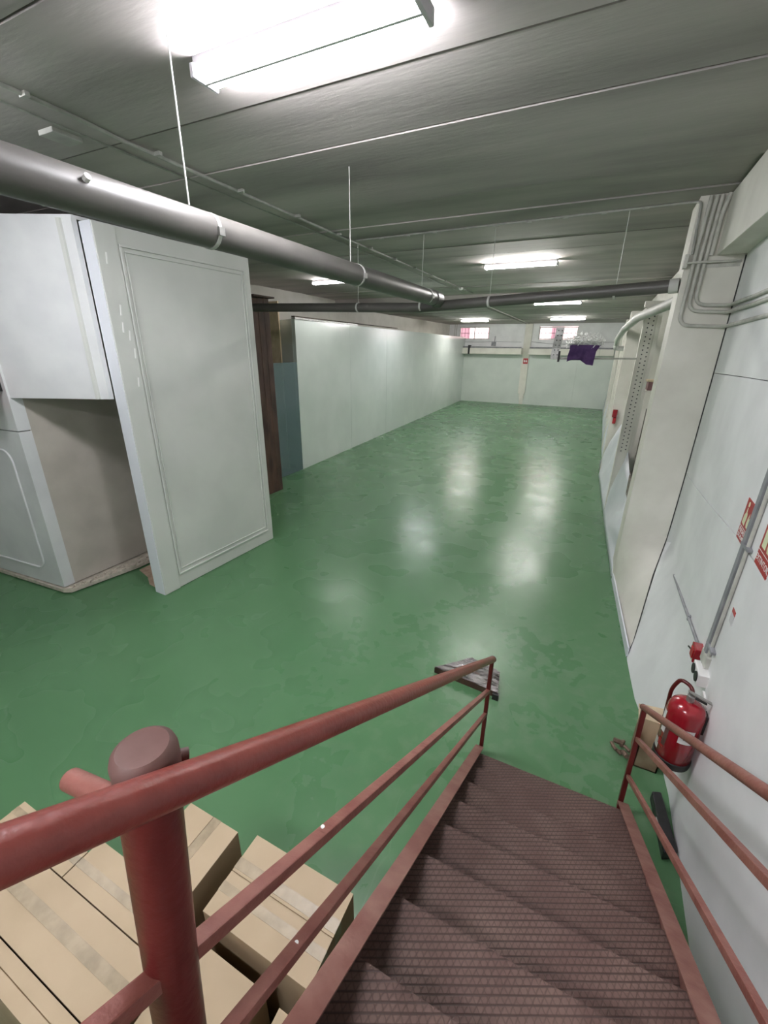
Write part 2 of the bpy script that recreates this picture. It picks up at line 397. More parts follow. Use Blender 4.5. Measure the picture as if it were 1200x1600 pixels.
# far wall
wf = estruct('wall_far', 'far white wall with glossy lower cladding', 'wall')
W1 = (-7.3, -5.68, 3.19, 3.79); W2 = (-3.2, -1.42, 3.2, 3.77)
yA, yB_ = YF, YF + .22
for x0, x1, z0, z1 in ((XL, XR, 2.3, W1[2]), (XL, XR, W1[3], ZC2 + .02), (XL, W1[0], W1[2], W1[3]), (W1[1], W2[0], W1[2], W1[3]), (W2[1], XR, W1[2], W1[3])):
    MB().box(x0, x1, yA, yB_, z0, z1).build('wall_piece', 'wall', wf)
for x0, x1 in ((-7.85, -5.2), (-5.196, -3.5), (-3.496, -1.2), (-1.196, 1.25)):
    MB().box(x0, x1, YF - .06, yB_, 0, 2.47).build('cladding', 'farpanel', wf)
# windows with bars
def window(name, W, label):
    x0, x1, z0, z1 = W; t = estruct(name, label, 'window')
    fr = MB()
    for a, b_, c, d in ((x0, x1, z0, z0 + .04), (x0, x1, z1 - .04, z1), (x0, x0 + .04, z0, z1), (x1 - .04, x1, z0, z1), ((x0 + x1) / 2 - .02, (x0 + x1) / 2 + .02, z0, z1)):
        fr.box(a, b_, YF + .08, YF + .13, c, d)
    fr.build('frame', 'frame', t)
    for a, b_ in ((x0 + .04, (x0 + x1) / 2 - .02), ((x0 + x1) / 2 + .02, x1 - .04)):
        MB().box(a, b_, YF + .10, YF + .106, z0 + .04, z1 - .04).build('pane', 'pane', t)
    n = 9
    for i in range(n):
        x = x0 + (x1 - x0) * (i + .5) / n
        MB().bar((x, YF + .19, z0), (x, YF + .19, z1), .016, .016, (0, 1, 0)).build('bar', 'bar', t)
    MB().bar((x0, YF + .17, (z0 + z1) / 2), (x1, YF + .17, (z0 + z1) / 2), .02, .02).build('crossbar', 'bar', t)
window('window_1', W1, 'small barred window high in the far wall, left of the middle pilaster')
window('window_2', W2, 'small barred window high in the far wall, right of the middle pilaster')
o = MB().box(-3.86, -3.52, YF - .12, YF, .55, ZC2).add([(-3.80, YF - .12, .55), (-3.56, YF - .12, .55), (-3.60, YF - .07, 0), (-3.74, YF - .07, 0), (-3.86, YF, .55), (-3.52, YF, .55), (-3.56, YF, 0), (-3.78, YF, 0)], [(0, 1, 2, 3), (1, 5, 6, 2), (0, 3, 7, 4)]).build('column', 'column')
struct(o, 'slim white pilaster in the middle of the far wall', 'column')

# columns on the right
def column(x0, y0, y1, label, x1=1.08, z1=ZC, m='column'):
    o = MB().box(x0, x1, y0, y1, 0, z1).build('column', m, bevel=.012); struct(o, label, 'column'); return o
nc = column(.545, 5.605, 6.04, 'wide cream column on the right wall carrying the bent conduits')
zs = [0, .05, .1, .2, .3, .4, .49, .6, .7, .77, .9, 1.1, 1.4, 1.8, 2.6, 3.4, ZC]; K = 6; vs = []
for z in zs:
    cx, cy = crack(z)
    for k in range(K + 1): vs.append((.545 + (cx - .545) * k / K, 5.6 + (cy - 5.6) * k / K, z))
MB().add(vs, [(i * (K + 1) + k, (i + 1) * (K + 1) + k, (i + 1) * (K + 1) + k + 1, i * (K + 1) + k + 1) for i in range(len(zs) - 1) for k in range(K)]).build('face', 'column', nc, smooth=True)
# low skirting strip along the foot of the splayed face
MB().prism([(.54, 5.6), (.655, 4.01), (.67, 4.02), (.555, 5.61)], 0, .10).build('skirting', 'sheet', nc, bevel=.003)
column(.32, 10.9, 11.3, 'second cream column along the right wall, beyond the perforated rack upright', z1=3.5)
column(.33, 13.9, 14.3, 'third cream column along the right wall', z1=3.5)
column(.35, 16.9, 17.3, 'fourth cream column along the right wall', z1=3.5)
column(.31, 20.4, 20.8, 'cream column on the right wall nearest the far wall', z1=3.5)

# ledge and right foot sheeting
led = thing('ledge', 'white boxed ledge with a pipe on top across the far wall', 'ledge', (0, 0, 0), None, 'structure')
for x0, x1 in ((-6.93, -3.87), (-3.51, -.3), (-.29, .3)):
    MB().box(x0, x1, YF - .55, YF - .06 if x0 > -9 else YF, 2.47, 2.76).build('casing', 'column', led, bevel=.01)
for x0, x1 in ((-6.93, -3.87), (-3.51, .3)):
    MB().tube([(x0 + .02, YF - .45, 2.80), (x1 - .02, YF - .45, 2.80)], .035, 10).build('pipe', 'duct', led, smooth=True)
MB().box(-6.60, -6.50, YF - .57, YF - .3, 2.46, 2.90).build('strap', 'black', led)

# loose white sheeting at the foot of the right wall
def sheeting(P, label, lip=.10, folds=.012):
    """P: (y, x_bottom, x_top, z_top)"""
    n = len(P); K = 8; vs = []
    for i, (y, xb, xt, zt) in enumerate(P):
        for k in range(K + 1):
            s = k / K
            if k == 0: x, z = xb, 0
            elif k == 1: x, z = xb + .012, min(lip, zt * .5)
            else:
                q = (k - 1) / (K - 1); x = xb + .012 + (xt - xb - .012) * q ** 1.0; z = min(lip, zt * .5) + (zt - min(lip, zt * .5)) * (q ** 1.15)
                x += folds * math.sin(y * 4.3 + q * 3) * math.sin(math.pi * q)
            vs.append((x, y, z))
    fs = [(i * (K + 1) + k, (i + 1) * (K + 1) + k, (i + 1) * (K + 1) + k + 1, i * (K + 1) + k + 1) for i in range(n - 1) for k in range(K)]
    me = MB().add(vs, fs); ob = me.build('trim_3', 'sheet', smooth=True)
    md = ob.modifiers.new('thick', 'SOLIDIFY'); md.thickness = .004; md.offset = -1
    struct(ob, label, 'sheeting'); return ob
def lerp_rows(rows, step=.2):
    out = []
    for a, b_ in zip(rows, rows[1:]):
        k = max(1, int(abs(b_[0] - a[0]) / step))
        for i in range(k): out.append(tuple(a[j] + (b_[j] - a[j]) * i / k for j in range(4)))
    out.append(rows[-1]); return out
FARS = lerp_rows([(5.66, .534, .55, .10), (6.1, .515, .58, .45), (6.9, .47, .62, .95), (8.1, .425, .60, 1.15), (9.3, .37, .62, 1.35), (10.2, .335, .52, 1.3), (10.85, .30, .40, .8)], .15)
o2 = sheeting(FARS, 'crumpled white sheeting along the foot of the right wall beyond the near column', folds=.05); o2.name = 'trim_4'
FAR2 = lerp_rows([(11.35, .30, .34, .7), (12.5, .36, .55, 1.1), (13.8, .34, .40, .9), (16.8, .33, .45, .9), (20.3, .31, .42, .9), (24.0, .29, .40, .9)], .4)
o3 = sheeting(FAR2, 'white sheeting along the foot of the right wall at the far end', folds=.03); o3.name = 'trim_5'

# ================================================================== LEFT SIDE
# long glossy partition of white panels
part = thing('panel_partition', 'long glossy white panel partition down the left side of the hall', 'partition', (0, 0, 0), None, 'structure')
A = Vector((-6.06, 8.05)); B = Vector((-6.93, YF - .06)); dv = (B - A); LN = dv.length; dv.normalize(); nv_ = Vector((-dv.y, dv.x))
cuts = [0, 2.55, 5.1, 7.7, 10.3, 12.9, LN]
for i in range(len(cuts) - 1):
    a = A + dv * (cuts[i] + (.003 if i else 0)); b_ = A + dv * (cuts[i + 1] - .003)
    MB().prism([a[:], b_[:], (b_ + nv_ * .08)[:], (a + nv_ * .08)[:]], 0, 3.28).build('panel', 'gloss', part)
mb = MB(); a = A + nv_ * .02; b_ = A + dv * 3.0 + nv_ * .02
MB().prism([(a - nv_ * .03)[:], (b_ - nv_ * .03)[:], (b_ + nv_ * .06)[:], (a + nv_ * .06)[:]], 3.284, 3.32).build('top_channel', 'steel', part)
MB().prism([(a - nv_ * .025)[:], (A + dv * 6 - nv_ * .01)[:], (A + dv * 6 + nv_ * .06)[:], (a + nv_ * .06)[:]], 3.326, 3.345).build('top_batten', 'seam', part)
MB().prism([(-6.14, 8.04), (-6.75, 8.34), (-6.75, 8.42), (-6.12, 8.12)], 0, 3.28).build('end_panel', 'gloss', part)
MB().prism([(a - nv_ * .012)[:], (B - nv_ * .0)[:], (B - nv_ * -.01)[:], (a - nv_ * -.0)[:]], .004, .03).build('bottom_strip', 'white', part)
# ceiling beam/upper strip above partition
o = MB().box(XL, -7.0, 6.4, YF, 3.2, 3.3).build('trim_6', 'column'); struct(o, 'pale shelf-like band behind the top of the glossy partition', 'trim')

o = MB().box(-6.06, -6.045, 7.15, 8.02, 0.004, 2.42).build('tinted_sheet', 'tint', bevel=.002)
tag(o, 'tinted translucent sheet standing on the floor at the near end of the glossy partition', 'sheet')
o = MB().box(-6.80, -6.35, 7.88, 7.92, 0, 3.62).build('chipboard_panel', 'beige', bevel=.003)
tag(o, 'narrow raw chipboard panel standing upright behind the dark wooden board', 'panel')
wb = thing('wooden_board', 'tall dark brown wooden board standing beyond the large white panel', 'board', (-5.55, 6.4, 0))
for i, (a, b_) in enumerate(((6.17, 6.31), (6.313, 6.46), (6.463, 6.60))):
    MB().box(-5.60, -5.515 + i * .002, a, b_, 0, 3.50 + .01 * i).build('plank', 'wood', wb, bevel=.004)
MB().box(-5.72, -5.60, 6.2, 6.56, 3.02, 3.12).build('batten', 'wood', wb)
MB().box(-5.72, -5.60, 6.2, 6.56, .4, .5).build('batten', 'wood', wb)
MB().box(-5.70, -5.44, 6.15, 6.68, 3.525, 3.55).build('top_board', 'wood', wb)

# large free-standing white panel
lp = thing('white_partition_panel', 'large thick white panel with moulded frame standing at the end of the booth', 'panel', (-4.2, 3.7, 0))
P0, P1 = Vector((-4.175, 2.76)), Vector((-4.10, 4.60)); d = (P1 - P0).normalized(); nn = Vector((-d.y, d.x)); LP = (P1 - P0).length; TH = .165
def pp(s, t): q = P0 + d * s - nn * (-t) ; return (P0 + d * s + nn * t)[:]
MB().prism([pp(0, .004), pp(LP, .004), pp(LP, TH), pp(0, TH)], 0.005, 3.74).build('board', 'gelcoat', lp, bevel=.004)
MB().prism([pp(-.004, .0), pp(0.0, .0), pp(0.0, TH + .002), pp(-.004, TH + .002)], 0.003, 3.745).build('edge_strip', 'edge', lp)
def rim(s0, s1, z0, z1, w_, t, name, m='gelcoat', bev=.006):
    mb = MB()
    for a, b_, c, e in ((s0, s1, z0, z0 + w_), (s0, s1, z1 - w_, z1)): mb.prism([pp(a, -t), pp(b_, -t), pp(b_, .006), pp(a, .006)], c, e)
    for a, b_, c, e in ((s0, s0 + w_, z0 + w_, z1 - w_), (s1 - w_, s1, z0 + w_, z1 - w_)): mb.prism([pp(a, -t), pp(b_, -t), pp(b_, .006), pp(a, .006)], c, e)
    return mb.build(name, m, lp, bevel=bev)
MB().prism([pp(0, -.012), pp(.20, -.012), pp(.20, .006), pp(0, .006)], .005, 3.74).build('side_strip', 'gelcoat', lp, bevel=.006)
rim(.215, LP - .09, .17, 3.60, .022, .014, 'moulding')
rim(.26, LP - .135, .235, 3.55, .014, .009, 'inner_moulding')
for z, ds in ((3.42, .02), (2.85, .05), (2.78, .1), (2.62, .12), (2.35, .1), (3.0, .06)):
    MB().bar(pp(.05 + ds, -.014) + (z,), pp(.06 + ds, -.014) + (z + .09,), .012, .004, (1, 0, 0)).build('tape_piece', 'white', lp)

# booth (left) with doorway recess
bo = thing('booth', 'white painted booth at the left with a recess under its overhang', 'booth', (-5.3, 2.3, 0), None, 'structure')
BZ = 3.76
MB().prism([(-7.84, 2.08), (-5.26, 2.27), (-5.26, 2.39), (-7.84, 2.2)], .075, 1.895).build('front_panel', 'booth', bo)
MB().prism([(-7.84, 2.08), (-5.26, 2.27), (-5.26, 2.39), (-7.84, 2.2)], 1.905, BZ).build('front_panel', 'booth', bo)
MB().prism([(-5.36, 2.38), (-5.262, 2.38), (-5.24, 4.5), (-5.34, 4.5)], .075, BZ).build('side_wall', 'recess', bo)
MB().prism([(-5.27, 2.285), (-4.352, 2.709), (-4.352, 2.755), (-5.27, 2.345)], 2.235, BZ).build('lintel_panel', 'booth', bo)
MB().prism([(-4.46, 2.640), (-4.43, 2.654), (-4.43, 2.68), (-4.46, 2.67)], 2.235, BZ).build('corner_strip', 'gelcoat', bo)
MB().box(-5.3, -4.2, 4.55, 4.6, 0, BZ).build('rear_panel', 'recess', bo)
MB().prism([(-7.84, 2.10), (-5.27, 2.29), (-4.36, 2.72), (-4.36, 4.6), (-7.84, 4.6)], BZ, BZ + .03).build('roof_board', 'booth', bo)
# raised bead on the front, rounded corners
bead = []
x1b, z0b, z1b, rb = -5.50, .27, 1.68, .14
def fy(x): return 2.27 + (x + 5.26) * (.19 / 2.58) - .004
for k in range(9):
    a = math.pi / 2 * k / 8; bead.append((x1b - rb + rb * math.sin(a), z1b - rb + rb * math.cos(a)))
for k in range(9):
    a = math.pi / 2 * k / 8; bead.append((x1b - rb + rb * math.cos(a), z0b + rb - rb * math.sin(a)))
pts = [(-7.2, fy(-7.2), z1b)] + [(x, fy(x), z) for x, z in bead] + [(-7.2, fy(-7.2), z0b)]
MB().tube(pts, .012, 8).build('bead', 'booth', bo, smooth=True)
# plinth slab of the booth
pl = thing('plinth', 'thin concrete plinth with broken tile edge under the left booth', 'plinth', (-5.3, 2.3, 0), None, 'structure')
MB().prism([(-7.84, 2.075), (-5.25, 2.245), (-5.17, 2.29), (-5.03, 3.05), (-5.02, 4.5), (-7.84, 4.5)], .018, .06).build('slab', 'tile', pl)
MB().prism([(-7.84, 2.10), (-5.32, 2.29), (-5.11, 3.05), (-5.11, 4.5), (-7.84, 4.5)], 0, .018).build('footing', 'joint', pl)
rnd = random.Random(3)
for i in range(44):
    y = 2.30 + 1.3 * i / 43; t = (y - 2.3) / 1.3
    xa, xb_ = -5.245 + .02 * t, -5.165 + .13 * min(1, (y - 2.29) / .76)
    cx = rnd.uniform(xa + .02, xb_ - .015); k = rnd.choice((4, 5, 6)); a0 = rnd.uniform(0, 6); rr_ = rnd.uniform(.022, .042)
    MB().prism([(cx + rr_ * rnd.uniform(.7, 1.1) * math.cos(a0 + 6.283 * q / k), y + rr_ * rnd.uniform(.7, 1.2) * math.sin(a0 + 6.283 * q / k)) for q in range(k)], .055, .062 + rnd.uniform(.003, .028)).build('tile_shard', 'tile', pl)
o = MB().prism([(-5.0, 3.02), (-4.74, 2.95), (-4.56, 2.84), (-4.38, 2.82), (-4.36, 4.3), (-5.0, 4.3)], .0, .006).build('bare_patch', 'bare')
tag(o, 'bare concrete patch of floor inside the recess beside the large white panel', 'floor patch', None, 'structure')

# ================================================================== PIPES, CONDUITS, LAMPS
def rod(t, x, y, z0, z1, r=.004): MB().tube([(x, y, z0), (x, y, z1)], r, 6).build('hanger_rod', 'pipeend', t)
bp = thing('drain_pipe', 'thick grey drain pipe hung lengthwise below the ceiling', 'pipe', (-2.1, 3, 3.33))
MB().tube([(-2.1, YB, 3.35), (-2.1, 3.6, 3.34), (-2.1, 5.78, 3.335)], .086, 28).build('pipe', 'pipe', bp, smooth=True)
MB().tube([(-2.1, 5.66, 3.335), (-2.1, 5.86, 3.335)], .094, 28).build('socket', 'pipe', bp, smooth=True)
for y in (1.93, 3.62):
    rod(bp, -2.1 + (.015 if y < 3 else 0), y, 3.43, ZC)
for y in (2.06, 3.72, 5.45):
    MB().tube([(-2.1, y - .012, 3.34), (-2.1, y + .012, 3.34)], .0895, 28).build('clamp', 'pipeend', bp, smooth=True)
    MB().box(-2.03, -2.0, y - .02, y + .02, 3.31, 3.35).build('clamp_bolt', 'steel', bp)
MB().tube([(-2.02, 1.35, 3.37), (-1.998, 1.35, 3.38)], .014, 10).build('plug', 'pipeend', bp)
sp_ = thing('cross_pipe', 'thinner grey drain pipe crossing the hall from the left partition to the right column', 'pipe', (-2, 5.9, 3.3))
MB().tube([(-7.8, 6.12, 3.36), (-5.5, 6.07, 3.34), (-2.4, 5.97, 3.255), (-.2, 5.78, 3.34), (.50, 5.66, 3.36)], .062, 20).build('pipe', 'pipe', sp_, smooth=True)
MB().tube([(.46, 5.667, 3.358), (.54, 5.652, 3.362)], .068, 20).build('socket', 'pipeend', sp_, smooth=True)
MB().tube([(-5.53, 6.07, 3.341), (-5.44, 6.07, 3.34)], .068, 20).build('clamp', 'pipeend', sp_, smooth=True)
for x, y, z in ((-5.49, 6.07, 3.41), (-3.36, 6.0, 3.35), (-2.36, 5.95, 3.34), (-1.42, 5.87, 3.36), (-.03, 5.77, 3.40)):
    rod(sp_, x, y, z - .02, ZC, .0035)
    if x > -5: MB().tube([(x - .012, y, z - .068), (x + .012, y - .003, z - .068)], .066, 16).build('clamp', 'pipeend', sp_, smooth=True)
ds_ = thing('white_downpipe', 'whitish pipe sloping away from the near column towards the far columns', 'pipe', (.4, 8, 3.2))
MB().tube(arc([(.66, 6.12, 3.30), (.62, 6.5, 3.28), (.345, 8.2, 3.22), (.24, 10.5, 3.14), (.18, 12.8, 2.98), (.20, 13.3, 2.90), (.18, 13.35, 2.80), (.40, 13.6, 2.78)], .1), .062, 16).build('pipe', 'pipeend', ds_, smooth=True)
MB().tube([(.66, 5.95, 3.31), (.64, 6.1, 3.30)], .08, 16).build('socket', 'pipeend', ds_, smooth=True)

def clips(t, pts, n, r, m='conduit_c'):
    for i in range(n):
        p = Vector(pts[0]).lerp(Vector(pts[1]), (i + .5) / n)
        MB().box(p.x - r * 2.2, p.x + r * 2.2, p.y - .014, p.y + .014, p.z - .002, p.z + r * 1.6).build('clip', m, t)
c1 = thing('ceiling_conduit', 'painted conduit with clips running the length of the grey ceiling above the thick pipe', 'conduit', (-3.3, 3, ZC))
MB().tube([(-3.22, YB, ZC - .014), (-3.27, 2.2, ZC - .014), (-3.3, 2.5, ZC - .02), (-3.36, 5.5, ZC - .014), (-3.40, YSTEP - .35, ZC - .014)], .014, 10).build('tube', 'conduit_c', c1, smooth=True)
clips(c1, ((-3.24, .6, ZC - .03), (-3.40, 12, ZC - .03)), 13, .014)
c2 = thing('ceiling_cable', 'thin cable running beside the clipped ceiling conduit', 'cable', (-3.5, 3, ZC))
MB().tube([(-3.42, YB, ZC - .008), (-3.5, 2.2, ZC - .008), (-3.55, 5.5, ZC - .008), (-3.62, YSTEP - .6, ZC - .008)], .008, 8).build('tube', 'conduit_c', c2, smooth=True)
MB().box(-3.72, -3.56, 2.22, 2.42, ZC - .035, ZC).build('junction_box', 'conduit_c', c2, bevel=.005)
c3 = thing('ceiling_conduit', 'painted conduit crossing the ceiling to the top of the near column', 'conduit', (-1, 5.84, ZC))
MB().tube(arc([(-3.3, 5.84, ZC - .013), (.50, 5.72, ZC - .013), (.56, 5.57, ZC - .05), (.585, 5.575, 3.62)], .05), .012, 10).build('tube', 'conduit_c', c3, smooth=True)
clips(c3, ((-3.1, 5.84, ZC - .028), (.3, 5.74, ZC - .028)), 9, .012)
c4 = thing('ceiling_conduit', 'painted twin conduit on the lower far ceiling leading to the middle pilaster', 'conduit', (-3.4, 18, ZC2))
MB().tube([(-3.35, YSTEP + .1, ZC2 - .014), (-3.7, YF - .15, ZC2 - .014)], .016, 8).build('tube', 'conduit', c4, smooth=True)
MB().tube([(-3.50, YSTEP + .3, ZC2 - .012), (-3.85, YF - .15, ZC2 - .012)], .012, 8).build('tube', 'conduit_c', c4, smooth=True)
for x, y in ((-3.38, 11.1), (-3.52, 13.2)):
    sd = thing('smoke_detector', 'small white round detector on the %s' % ('ceiling conduit just before the beam' if y < 12 else 'low ceiling just beyond the beam'), 'detector', (x, y, ZC if y < 12 else ZC2), 'ceiling detectors')
    z = (ZC if y < 12 else ZC2); MB().lathe((x - .02, y, z), [(.05, 0), (.052, -.02), (.04, -.045), (.02, -.055)], 16).build('housing', 'white', sd, smooth=True)
    MB().lathe((x - .02, y, z), [(.058, -.0), (.058, -.008)], 16).build('mounting_ring', 'frame', sd)

# conduits bundled down the near column
def cond(label, pts, r=.0165, m='conduit', name='wall_conduit', rad=.07):
    t = thing(name, label, 'conduit', tuple(pts[0])); MB().tube(arc(pts, rad), r, 12).build('tube', m, t, smooth=True); return t
yc = 5.575
cond('leftmost of the bundled conduits bending low across the near column', [(.63, yc, ZC - .01), (.612, yc, 3.6), (.605, yc, 2.99), (.99, yc, 2.975), (.955, 4.5, 2.98), (.83, 1.2, 2.98), (.83, -2, 2.98)], rad=.10)
cond('middle bundled conduit bending below the topmost across the near column', [(.675, yc, ZC - .01), (.657, yc, 3.6), (.655, yc, 3.12), (.985, yc, 3.105), (.95, 4.5, 3.09), (.83, 1.2, 3.08), (.83, -2, 3.08)], rad=.10)
cond('rightmost bundled conduit making the highest bend across the near column', [(.715, yc, ZC - .01), (.702, yc, 3.6), (.70, yc, 3.175), (.985, yc, 3.165), (.95, 4.5, 3.15), (.83, 1.2, 3.145), (.83, -2, 3.145)], rad=.10)
cond('straight conduit entering the ceiling at the right of the conduit bundle', [(.775, yc - .01, ZC - .005), (.745, yc, 3.95), (.742, yc, 3.66), (.74, yc, 3.60)], .02)
br = thing('conduit_bracket', 'horizontal steel bar clamping the conduit bundle to the near column', 'bracket', (.75, 5.55, 3.54))
MB().tube([(.545, 5.548, 3.545), (.76, 5.548, 3.545), (.99, 5.59, 3.545)], .011, 10).build('bar', 'conduit', br, smooth=True)
MB().box(.525, .56, 5.54, 5.62, 3.50, 3.62).build('end_plate', 'conduit', br, bevel=.004)
MB().box(.66, .99, 5.59, 5.60, 3.50, 3.535).build('strap', 'conduit', br, bevel=.003)

# fluorescent fittings
def fitting(x0, x1, y, z, label, far=False, dim=None):
    t = thing('fluorescent_lamp', label, 'lamp', ((x0 + x1) / 2, y, z), 'fluorescent fittings on the ceiling')
    tm = dim or ('tube_far' if far else 'tube')
    MB().box(x0 + .01, x1 - .01, y - .07, y + .07, z - .045, z - .0).build('housing', 'lamp_body', t, bevel=.006)
    MB().box(x0 + .02, x1 - .02, y - .010, y + .010, z - .094, z - .045).build('spine', 'lamp_body', t, bevel=.003)
    for s in (-1, 1):
        MB().tube([(x0 + .03, y + s * .058, z - .072), (x1 - .03, y + s * .058, z - .072)], .0135, 10).build('tube', tm, t, smooth=True)
    for x in (x0 + .012, x1 - .012):
        MB().box(x - .012, x + .012, y - .085, y + .085, z - .095, z - .035).build('lamp_holder', 'lamp_body', t, bevel=.006)
    return t
fitting(-2.12, -.88, 2.16, ZC, 'fluorescent twin-tube fitting nearest the stairs, largest in view')
fitting(-2.13, -.94, 8.25, ZC, 'fluorescent fitting over the middle of the hall before the cross beam', True)
fitting(-1.95, -.78, 12.98, ZC2, 'fluorescent fitting just beyond the cross beam, over the right half of the floor', True)
fitting(-2.25, -.95, 19.7, ZC2, 'fluorescent fitting in front of the right-hand far window', True)
fitting(-5.65, -4.45, 13.3, ZC2, 'fluorescent fitting beyond the cross beam, close to the glossy partition', True, dim='tube_half')
fitting(-6.0, -4.78, 20.0, ZC2, 'fluorescent fitting in front of the left-hand far window', True)
fitting(-6.05, -4.85, 8.8, ZC, 'fluorescent fitting behind the thick pipe near the dark wooden board', dim='tube_dim')
fitting(-4.3, -3.1, 1.15, ZC, 'fluorescent fitting over the floor in front of the left booth', dim='tube_half')
fitting(-1.6, -.36, -1.3, ZC, 'added fluorescent fitting behind the staircase, out of view')  # unseen fill lamp, added to brighten the right wall and treads

# ================================================================== STAIRCASE
st = thing('staircase', 'red-brown steel staircase with ribbed treads and three-bar railings', 'staircase', (.1, 1.2, 0))
XLi, XRi = -.325, .545
RUN, RISE = .25, .166
def noz(y): return .06 + .664 * (2.30 - y)
NT = 10
for i in range(NT):
    y1 = 2.30 - RUN * i; z = .06 + RISE * i; y0 = y1 - RUN - .02
    # folded plate: flat top with turned-down nose and rear lip
    prof = [(y1, z - .045), (y1, z), (y0, z), (y0, z + .012), (y0 - .004, z + .012), (y0 - .004, z - .005), (y1 - .005, z - .005), (y1 - .005, z - .045)]
    k = len(prof); vs = [(x, y, zz) for x in (-.363, .589) for y, zz in prof]
    fs = [tuple(range(k)), tuple(range(k, 2 * k))[::-1]] + [(q, (q + 1) % k, (q + 1) % k + k, q + k) for q in range(k)]
    MB().add(vs, fs).build('tread', 'tread', st)
def stringer(x0, x1, web):
    y0, y1 = -.35, 2.33
    T = .055
    mb = MB()
    # top flange
    vs = []
    for y in (y1, y0):
        for x, dz in ((x0, T), (x1, T), (x1, T - .008), (x0, T - .008)): vs.append((x, y, noz(y) + dz))
    mb.add(vs, [(0, 1, 2, 3), (7, 6, 5, 4), (0, 4, 5, 1), (1, 5, 6, 2), (2, 6, 7, 3), (3, 7, 4, 0)])
    a, b_ = web
    P = [(y1, noz(y1) + T - .002), (y0, noz(y0) + T - .002), (y0, noz(y0) - .24), ((noz(0) - .24) / .664, 0.0), (y1, 0.0)]
    k = len(P); vs = [(x, y, z) for x in (a, b_) for y, z in P]
    mb.add(vs, [tuple(range(k)), tuple(range(k, 2 * k))[::-1]] + [(q, (q + 1) % k, (q + 1) % k + k, q + k) for q in range(k)])
    return mb.build('stringer', 'stringer', st)
stringer(-.372, -.315, (-.372, -.364)); stringer(.535, .598, (.59, .598))
def T1(y): return .838 + .6775 * (2.36 - y)
def T2(y): return .600 + .68 * (2.318 - y)
def T3(y): return 1.282 + .655 * (.962 - y)
XA = -.338
MB().tube([(XA, 2.375, T1(2.375)), (XA, -.15, T1(-.15))], .0215, 20).build('handrail', 'rail', st, smooth=True)
MB().tube([(XA, 2.375, T1(2.375)), (XA, 2.385, T1(2.385))], .0235, 20).build('end_cap', 'rubber', st, smooth=True)
MB().bar((XA, 2.345, T2(2.345)), (-.398, -.1, 2.126), .026, .026).build('mid_rail', 'rail2', st, bevel=.003)
MB().bar((XA, 2.345, T3(2.345)), (XA, -.05, T3(-.05)), .024, .024).build('lower_rail', 'rail2', st, bevel=.003)
MB().bar((XA, 2.362, .06), (XA, 2.362, T1(2.362)), .026, .026, (0, 1, 0)).build('post', 'newel', st, bevel=.003)
XB = .562
def U1(y): return .73 + .707 * (2.483 - y)
def U2(y): return .602 + .715 * (2.329 - y)
def U3(y): return .336 + .70 * (2.284 - y)
MB().tube([(XB, 2.483, U1(2.483)), (XB, -.15, U1(-.15))], .0185, 18).build('handrail', 'rail2', st, smooth=True)
MB().tube([(XB, 2.483, U1(2.483)), (XB, 2.49, U1(2.49))], .0195, 16).build('end_cap', 'rubber', st, smooth=True)
MB().bar((XB, 2.40, U2(2.40)), (XB, -.1, U2(-.1)), .026, .026).build('mid_rail', 'rail2', st, bevel=.003)
MB().bar((XB, 2.36, U3(2.36)), (XB, -.05, U3(-.05)), .024, .024).build('lower_rail', 'rail2', st, bevel=.003)
MB().add(*(lambda a, b_, h: ([(x + dx, y + dy, z) for (x, y, z) in (a, b_) for dx, dy in ((-h, -h), (h, -h), (h, h), (-h, h))], [(3, 2, 1, 0), (4, 5, 6, 7), (0, 1, 5, 4), (1, 2, 6, 5), (2, 3, 7, 6), (3, 0, 4, 7)]))((.555, 2.33, .03), (.562, 2.455, U1(2.455)), .014)).build('post', 'newel', st, bevel=.003)
for p_, r_ in (((-.3835, .503, 1.771), .0042), ((-.338, .342, 1.702), .0038)):
    MB().lathe(p_, [(r_, 0), (r_ * 1.1, .0006), (r_ * .4, .0012)], 10).build('paint_spot', 'white', st)
# newel
NX, NY = -.390, .184
nw = MB().tube([(NX - .026, NY - .072, 1.15), (NX - .009, NY - .022, 1.9), (NX + .002, NY + .010, 2.315)], .0335, 28).build('newel_post', 'newel', st, smooth=True)
MB().lathe((NX + .002, NY + .011, 2.305), [(.0335, -.02), (.0345, -.010), (.035, 0), (.035, .018), (.033, .025), (.027, .030), (.0255, .0295), (.006, .0290)], 32).build('newel_cap', 'cap', nw, smooth=True)
MB().tube([(NX - .02, NY - .012, 2.258), (NX - .127, NY - .014, 2.236)], .0135, 16).build('rail_stub', 'rail2', st, smooth=True)
MB().tube([(NX + .01, NY + .03, 2.30), (NX + .022, NY + .048, 2.295)], .008, 10).build('weld_bead', 'cap', st, smooth=True)
# landing behind the camera
MB().box(-.6, .60, -1.6, -.36, 1.68, 1.72).build('landing', 'tread', st)
for x in (-.55, .55): MB().box(x - .03, x + .03, -1.5, -1.44, 0, 1.68).build('leg', 'rail', st)

